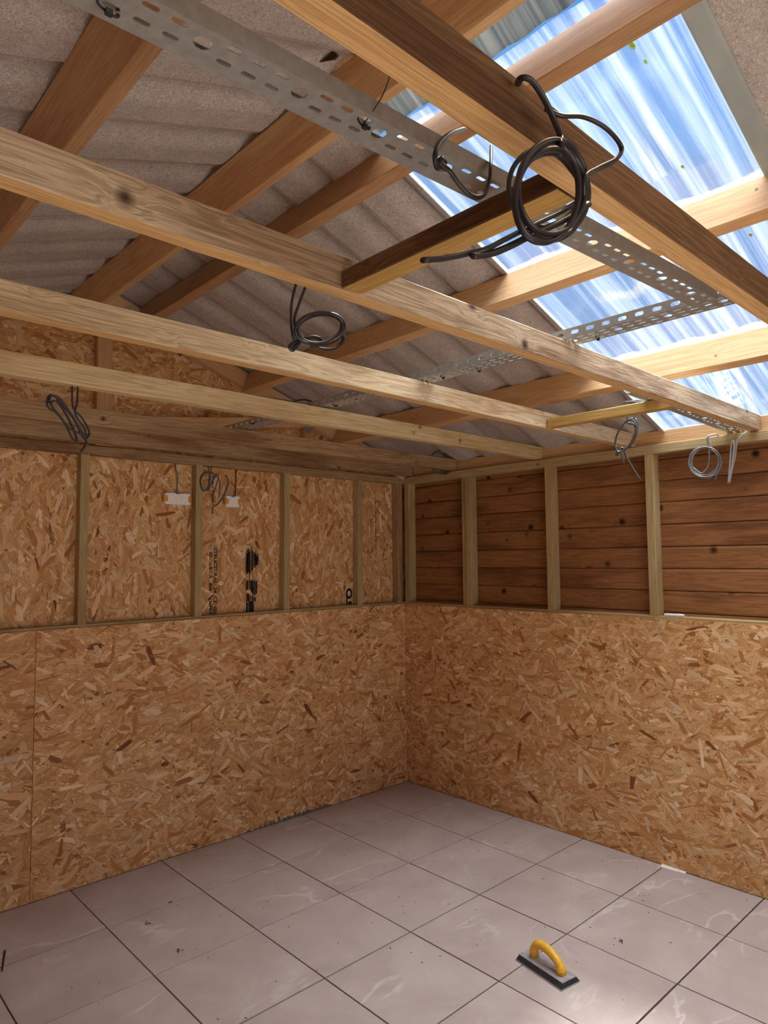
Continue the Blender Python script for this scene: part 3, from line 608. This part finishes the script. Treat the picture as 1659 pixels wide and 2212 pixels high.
cable('loops of dark grey cable on the left wall between the two white boxes', [
    px(1, .0, [(459, 984, .03), (457, 1005, .02), (455, 1030), (450, 1050), (440, 1060), (433, 1040), (440, 1023), (452, 1020), (468, 1028), (475, 1045), (473, 1075)]),
    px(1, .0, [(455, 984, .03), (452, 1005, .02), (452, 1035), (448, 1060), (456, 1045), (466, 1026), (472, 1030), (463, 1062), (459, 1085), (466, 1092), (480, 1076), (492, 1048), (492, 1035), (487, 1026)])], 'mid_cable', .0045, .003)
def gz(label, pts, m_='mid_cable', name='cable', **k): return cable(label, [pts], m_, name=name, **k)
gz('grey cable dropping from the plate into the wide white box', px(1, .055, [(379, 992), (380, 1012), (384, 1030), (383, 1050), (383, 1066)]), 'grey_cable')
gz('black cable dropping from the plate into the small white box', px(1, .055, [(509, 1004), (510, 1030), (509, 1055), (508, 1073)]), 'black_cable')
gz('thin black cable lying along the top of the fourth ceiling joist', [Vector((-2.62, -1.075, 2.20)), Vector((-2.45, -1.07, 2.207)), Vector((-2.2, -1.075, 2.203)), Vector((-1.95, -1.07, 2.207)), Vector((-1.72, -1.06, 2.214)), Vector((-1.62, -.98, 2.225))], 'black_cable', a=.004, b=.003)
cable('small dark coil of cable lying on the tray end above the fourth joist', [coil(1, -.93, 655, 869, 19, 6, 2.2, jit=.1, dep=.03, seed=3)], 'black_cable', .004, .003)
cable('thin grey coil hanging at the corner end of the ceiling joists', [px(1, -.44, [(964, 968, .04), (960, 985)])+coil(1, -.44, 952, 1000, 25, 22, 2.6, a0=-.8, jit=.18, dep=.02, seed=5, rot=.5)+px(1, -.44, [(960, 1022), (962, 1026)]),
      px(1, -.44, [(962, 972), (960, 1000), (955, 1015)])], 'mid_cable', .0036, .0024)
cable('dark and white-tipped cable coil hanging at the third joist near the right wall', [
    [Vector((-.69, -2.19, 2.163))]+px(0, -.70, [(1353, 868), (1354, 885), (1356, 912)])+coil(0, -.70, 1352, 940, 17, 37, 2.6, a0=-1.4, rot=.45, jit=.15, dep=.03, seed=6)+px(0, -.70, [(1340, 975), (1348, 1003)]),
    [Vector((-.66, -2.185, 2.162))]+px(0, -.69, [(1368, 866), (1370, 903), (1376, 930), (1365, 960), (1342, 972), (1332, 985), (1334, 972), (1345, 968), (1352, 985), (1366, 1010), (1383, 1037)])], 'mid_cable', .0042, .003)
cable('round coil of grey cable hanging in front of the brown cladding', [
    [Vector((.03, -2.150, 2.119)), Vector((-.01, -2.146, 2.122))]+px(0, -.03, [(1528, 945, .005)])+coil(0, -.03, 1524, 996, 34, 34, 3.4, a0=-1.2, jit=.13, dep=.012, seed=7)+px(0, -.03, [(1550, 1015), (1545, 1036)]),
    px(0, -.03, [(1530, 940, .02), (1532, 985), (1529, 1008), (1515, 1022), (1498, 1010)]), px(0, -.03, [(1506, 1031), (1530, 1032), (1542, 1026)])], 'grey_cable', .0042, .0028)
cable('doubled length of pale grey cable hooked over the right plate', [
    px(0, -.02, [(1573, 1044), (1577, 1000), (1580, 960), (1584, 952), (1586, 962), (1582, 1000), (1575, 1042)]),
    [Vector((.04, -2.30, 2.119)), Vector((.0, -2.298, 2.121))]+px(0, -.012, [(1594, 950), (1588, 985), (1580, 1020), (1576, 1043)])], 'pale_cable', .0042, .003)
# cable ties on the trays
def tie(u, v, z, label, sp=.0):
    p = at(2, z, u, v); mb = MB()
    sweep(mb, [p+Vector((-.012, .0, .006)), p+Vector((-.013, 0, -.004)), p+Vector((0, 0.004, -.006)), p+Vector((.012, .004, -.005)), p+Vector((.012, .004, .006))], .0022, .0014, n=6)
    mb.box(p+Vector((-.004, -.003, -.012)), p+Vector((.004, .003, -.005)))
    if sp: sweep(mb, [p+Vector((0, 0, -.002)), p+Vector((.0, -.04, .02)), p+Vector((.002, -.06, .02+sp))], .0016, .001, n=6)
    tag(mb.build('cable_tie', M['black_cable'], smooth=False), label, 'cable tie', 'black cable ties on the trays')
tie(235, 12, 2.2, 'black cable tie on the nearest tray at the top edge of the view')
tie(788, 262, 2.2, 'black cable tie with an upright tail on the nearest tray', .035)
tie(1292, 727, 2.2, 'black cable tie on the tray in front of the skylight')
tie(1035, 797, 2.2, 'black cable tie on the tray between the second and third joists, nearer the skylight')
tie(957, 812, 2.2, 'black cable tie on the tray between the second and third joists, nearer the third joist')
tie(725, 873, 2.2, 'black cable tie on the tray between the third and fourth joists')
tie(545, 912, 2.2, 'black cable tie on the far end of the tray near the gable')

# ------------------------------------------------------------------ wall boxes
def wall_box(x0, x1_, z0, z1, label):
    root = tag(empty('socket_box', ((x0+x1_)/2, YS, z0)), label, 'electrical box', 'white boxes fixed to the left wall')
    ox, oz = root.location.x, root.location.z; yb = -.003; yf = -.038
    mb = MB(); hx = (x1_-x0)/2; hz = z1-z0; b_ = .004
    pts = [(-hx+b_, 0), (hx-b_, 0), (hx, b_), (hx, hz-b_), (hx-b_, hz), (.012, hz), (.010, hz-.005), (-.010, hz-.005), (-.012, hz), (-hx+b_, hz), (-hx, hz-b_), (-hx, b_)]
    mb.prism([(a, yf, c) for a, c in pts], (0, yb-yf, 0)); body = mb.build('body', M['white_box'], root)
    for sx in (-1, 1):
        mb = MB(); c = sx*(hx-.004)
        mb.box((c-.011 if sx < 0 else c-.004, yf-.002, hz*.24), (c+.010 if sx < 0 else c+.0085, yf+.001, hz*.76))
        mb.box((c-.011 if sx < 0 else c+.006, yf, hz*.24), (c-.006 if sx < 0 else c+.0085, yf+.024, hz*.76))
        tb_ = mb.build('fixing_tab', M['yellow_tab'], root)
        mb = MB(); mb.prism([(c+(.002 if sx < 0 else -.002)+.0018*math.cos(k), yf-.0026, hz/2+.0018*math.sin(k)) for k in [i*math.pi/4 for i in range(8)]], (0, .001, 0)); mb.build('screw', M['dark'], tb_)
    return root
pa, pb = at(1, .028, 357, 1064), at(1, .028, 410, 1091)
wall_box(pa.x, pb.x, pb.z, pa.z, 'wide white double electrical box with yellow tabs on the left wall')
pa, pb = at(1, .028, 489, 1071), at(1, .028, 517, 1096)
wall_box(pa.x, pb.x, pb.z, pa.z, 'small white single electrical box with yellow tabs on the left wall')

# ------------------------------------------------------------------ printing on the boards
def text(s, x, z_top, length, hgt, down=True, y=YS-.0006, name='printed_lettering'):
    cu = bpy.data.curves.new('t', 'FONT'); cu.body = s; cu.size = 1; cu.extrude = 0.0; cu.offset = .035
    o = bpy.data.objects.new('t', cu); C.objects.link(o); bpy.context.view_layer.update()
    me = bpy.data.meshes.new_from_object(o); bpy.data.objects.remove(o)
    xs_ = [v.co.x for v in me.vertices]; ys_ = [v.co.y for v in me.vertices]
    sx = length/(max(xs_)-min(xs_)); sy = hgt/(max(ys_)-min(ys_)); mx_ = min(xs_); my_ = min(ys_)
    for v in me.vertices:
        a, b_ = (v.co.x-mx_)*sx, (v.co.y-my_)*sy
        v.co = (x+b_, y, z_top-a) if down else (x-b_, y, z_top-length+a)
    me.materials.clear(); me.materials.append(M['ink'])
    o = bpy.data.objects.new(name, me); C.objects.link(o); o.parent = wl; return o
text('STRUCTURAL  24  CE  050', -1.463, 1.61, .385, .022)
text('05    UKCA   8086   DoPRR', -1.492, 1.585, .355, .020)
text('Fraser Europe Ltd', -1.482, 2.02, .215, .018)
text('West Fraser Europe Ltd', -.207, 1.94, .34, .016, down=False)
mb = MB(); rr = random.Random(3)
def smear(x0, x1_, z0, z1, shape, n):
    for i in range(n):
        x = x0+(x1_-x0)*(i+rr.uniform(.1, .9))/n; t_ = (x-x0)/(x1_-x0); lo_, hi_ = shape(t_)
        if rr.random() < .12: continue
        a = z0+(z1-z0)*(lo_+rr.uniform(-.05, .05)); b_ = z0+(z1-z0)*(hi_+rr.uniform(-.07, .10)); w_ = rr.uniform(.0006, .0019)
        if b_ > a: mb.box((x-w_, YS-.0007, a), (x+w_, YS-.0002, b_))
smear(-1.255, -1.165, 1.45, 1.66, lambda t_: (.05+.5*max(0, t_-.4), .72-.25*abs(t_-.4)-.3*max(0, t_-.7)), 44)
mb.box((-1.222, YS-.0007, 1.62), (-1.2205, YS-.0002, 1.73)); mb.box((-1.232, YS-.0007, 1.56), (-1.2305, YS-.0002, 1.67))
smear(-1.255, -1.175, 1.335, 1.43, lambda t_: (.15+.2*math.sin(t_*6), .85), 36)
smear(-1.25, -1.185, 1.285, 1.36, lambda t_: (.1, .8-.4*t_), 26)
smear(-1.252, -1.195, 1.225, 1.30, lambda t_: (0, .9), 26)
mb.build('smeared_print', M['ink'], wl)
# stencil mark: a ring, a small circle and two stems
mb = MB()
def ring(cx, cz, ra, rb, t0):
    n = 28; v = []
    for i in range(n):
        th = 2*math.pi*i/n
        v.append((cx+ra*math.cos(th), YS-.0006, cz+rb*math.sin(th))); v.append((cx+(ra-t0)*math.cos(th), YS-.0006, cz+(rb-t0*1.3)*math.sin(th)))
    mb.add(v, [(2*i, 2*((i+1) % n), 2*((i+1) % n)+1, 2*i+1) for i in range(n)])
pc = at(1, YS, 754, 1282); ring(pc.x, pc.z, .026, .036, .013)
pc2 = at(1, YS, 744, 1270); ring(pc2.x, pc2.z, .009, .014, .005)
mb.box((pc.x-.025, YS-.0006, 1.236), (pc.x-.013, YS-.0001, pc.z-.005)); mb.box((pc.x-.008, YS-.0006, 1.236), (pc.x+.022, YS-.0001, 1.256))
mb.build('stencil_mark', M['ink'], wl)

# ------------------------------------------------------------------ grout float
A, B_ = Vector((-1.188, -1.780, 0)), Vector((-1.225, -2.003, 0))
ax = (B_-A).normalized(); lat = Vector((-ax.y, ax.x, 0))      # lat points towards +x
ctr = (A+B_)/2+lat*.0475
fr_ = tag(empty('grout_float', ctr), 'grout float with a yellow arched handle lying on the tiled floor', 'float')
fr_.rotation_euler = (0, 0, math.atan2(ax.y, ax.x))
def slab(mb, prof):        # list of (half length, half width, z)
    v = []
    for l, w_, z in prof: v += [(-l, -w_, z), (l, -w_, z), (l, w_, z), (-l, w_, z)]
    n = len(prof); mb.add(v, [(3, 2, 1, 0), tuple(range(4*n-4, 4*n))]+[(i*4+k, i*4+(k+1) % 4, i*4+4+(k+1) % 4, i*4+4+k) for i in range(n-1) for k in range(4)])
mb = MB(); slab(mb, [(.113, .0475, .0005), (.114, .0485, .002), (.114, .0485, .005)]); mb.build('sole', M['rubber_base'], fr_)
mb = MB(); slab(mb, [(.1135, .048, .005), (.108, .036, .021)]); mb.build('foam_pad', M['rubber'], fr_)
mb = MB(); slab(mb, [(.1095, .037, .0212), (.109, .0365, .0235)]); mb.build('top_plate', M['float_top'], fr_)
mb = MB(); pts = []
for i in range(25):
    t_ = i/24; th = math.pi*(1-t_); x = -.067*math.cos(th)*-1
    pts.append((x+.004, 0, (.022+.058*max(0, math.sin(th))**.6*(1-.22*math.cos(th)))))
Q = [Vector(p) for p in pts]; v = []; n = 12
for i, q in enumerate(Q):
    t_ = (Q[min(i+1, 24)]-Q[max(i-1, 0)]).normalized(); nr = Vector((0, 1, 0)).cross(t_).normalized()
    s_ = i/24; rn = .0120+.005*math.sin(math.pi*s_)+(.004 if s_ < .12 or s_ > .88 else 0); rl = .0165+(.003 if s_ < .12 or s_ > .88 else 0)
    for k in range(n):
        a = 2*math.pi*k/n; v.append(q+nr*(rn*math.cos(a))+Vector((0, 1, 0))*(rl*math.sin(a)))
mb.add(v, [tuple(range(n))[::-1], tuple(24*n+k for k in range(n))]+[(i*n+k, i*n+(k+1) % n, (i+1)*n+(k+1) % n, (i+1)*n+k) for i in range(24) for k in range(n)])
hd = mb.build('handle', M['yellow_grip'], fr_, smooth=True)
mb = MB(); mb.box((.070, -.012, .024), (.0865, .012, .040)); mb.build('handle_end', M['yellow_grip'], hd)

# marker on the ledge, scrap and stick on the floor
mk_ = tag(empty('marker', at(0, .03, 1427, 1332)), 'white marker with a red tip lying on the ledge of the right wall', 'marker')
mk_.location = (.026, -1.835, 1.2345)
def cyl(mb, p0, p1, r0_, r1_=None, n=16):
    p0, p1 = Vector(p0), Vector(p1); r1_ = r0_ if r1_ is None else r1_; d = (p1-p0).normalized(); a = d.orthogonal().normalized(); b_ = d.cross(a)
    v = [p0+a*(r0_*math.cos(2*math.pi*k/n))+b_*(r0_*math.sin(2*math.pi*k/n)) for k in range(n)]+[p1+a*(r1_*math.cos(2*math.pi*k/n))+b_*(r1_*math.sin(2*math.pi*k/n)) for k in range(n)]
    mb.add(v, [tuple(range(n))[::-1], tuple(range(n, 2*n))]+[(k, (k+1) % n, n+(k+1) % n, n+k) for k in range(n)])
mb = MB(); cyl(mb, (0, -.014, .007), (0, -.072, .007), .007); cyl(mb, (0, -.073, .007), (0, -.112, .007), .0078, .0072); mb.build('barrel', M['white_box'], mk_)
mb = MB(); cyl(mb, (0, -.014, .007), (0, -.004, .007), .0055, .003); mb.build('tip', M['red'], mk_)
mb = MB(); mb.prism([(-.001, -1.80, 0), (-.034, -1.806, 0), (-.030, -1.86, 0), (-.020, -1.925, 0), (-.001, -1.92, 0)], (0, 0, .006))
tag(mb.build('plaster_scrap', M['white_box']), 'pale flat scrap lying on the floor against the right wall', 'scrap')
mb = MB(); cyl(mb, (-2.594, -.345, .004), (-2.638, -.485, .004), .004, .0025, 8)
tag(mb.build('dark_stick', M['dark']), 'short dark stick lying on the tiles at the left edge', 'stick')
rr = random.Random(11); mb = MB()
def chip(mb, x, y, s, w_, z=.0005, h_=.0012):
    th = rr.uniform(0, 6.28); c_, s_ = math.cos(th), math.sin(th)
    q = [(-s, -w_), (s*.9, -w_*.7), (s, w_*.6), (-s*.7, w_)]
    mb.prism([(x+a*c_-b_*s_, y+a*s_+b_*c_, z) for a, b_ in q], (0, 0, h_))
for i in range(420):
    x = rr.gauss(-1.35, .42); y = -abs(rr.gauss(0, .11))-.004
    if XL < x < -.05: chip(mb, x, y, rr.uniform(.0012, .004), rr.uniform(.0008, .0018))
for i in range(90): chip(mb, rr.uniform(-2.6, -.05), rr.uniform(-2.3, -.05), rr.uniform(.001, .003), rr.uniform(.0006, .0014))
tag(mb.build('wood_chips', M['chip']), 'pale wood chips scattered on the tiles along the left wall', 'wood chips', kind='stuff')
mb = MB()
for i in range(110): chip(mb, rr.uniform(-2.6, -.05), rr.uniform(-2.4, -.05), rr.uniform(.002, .006), rr.uniform(.0005, .0014))
for u, v in ((365, 1951), (385, 2055), (318, 1995), (1342, 2035)):
    p = at(2, 0, u, v)
    for k in range(6): chip(mb, p.x+rr.gauss(0, .006), p.y+rr.gauss(0, .006), rr.uniform(.003, .006), rr.uniform(.001, .003), .0004+.0006*k)
tag(mb.build('dark_crumbs', M['dark']), 'dark crumbs and curls of dirt scattered over the tiles', 'dirt', kind='stuff')
# leaves lying on the clear sheet
for k, (u, v, s) in enumerate(((1366, 108, .013), (1395, 142, .008), (1475, 368, .008), (1622, 515, .009))):
    d = rt*((u-PW/2)/F)-up*((v-PH/2)/F)+fw; t_ = (Z0-S*CAM[0]-CAM[2])/(d.z+S*d.x); p = Vector(CAM)+d*t_
    mb = MB(); q = [(-1, 0), (-.5, -.55), (.2, -.6), (1, -.1), (.4, .5), (-.4, .6)]
    mb.prism([(p.x+a*s, p.y+b_*s, roof(p.x+a*s)+.012) for a, b_ in q], (0, 0, .0006))
    tag(mb.build('fallen_leaf', M['leaf']), ['largest yellow-green leaf lying on the clear skylight near its top', 'small leaf just below the largest leaf on the skylight', 'small leaf on the skylight just above the middle purlin', 'small green leaf on the skylight at the right edge of the view'][k], 'leaf', 'leaves on the skylight')
# grey mortar smears at the foot of the left board
mb = MB(); rr = random.Random(21)
for i in range(150):
    x = -1.05+rr.gauss(0, .28); h_ = abs(rr.gauss(0, .016))*max(.15, 1-abs(x+.95)/.5); w_ = rr.uniform(.004, .02)
    mb.prism([(x-w_, -.0012, .001), (x+w_, -.0012, .001), (x+w_*.7, -.0008, h_*.7), (x, -.0006, h_+.002), (x-w_*.8, -.0008, h_*.6)], (0, .0016, 0))
mb.build('mortar_smear', M['mortar'], wl)
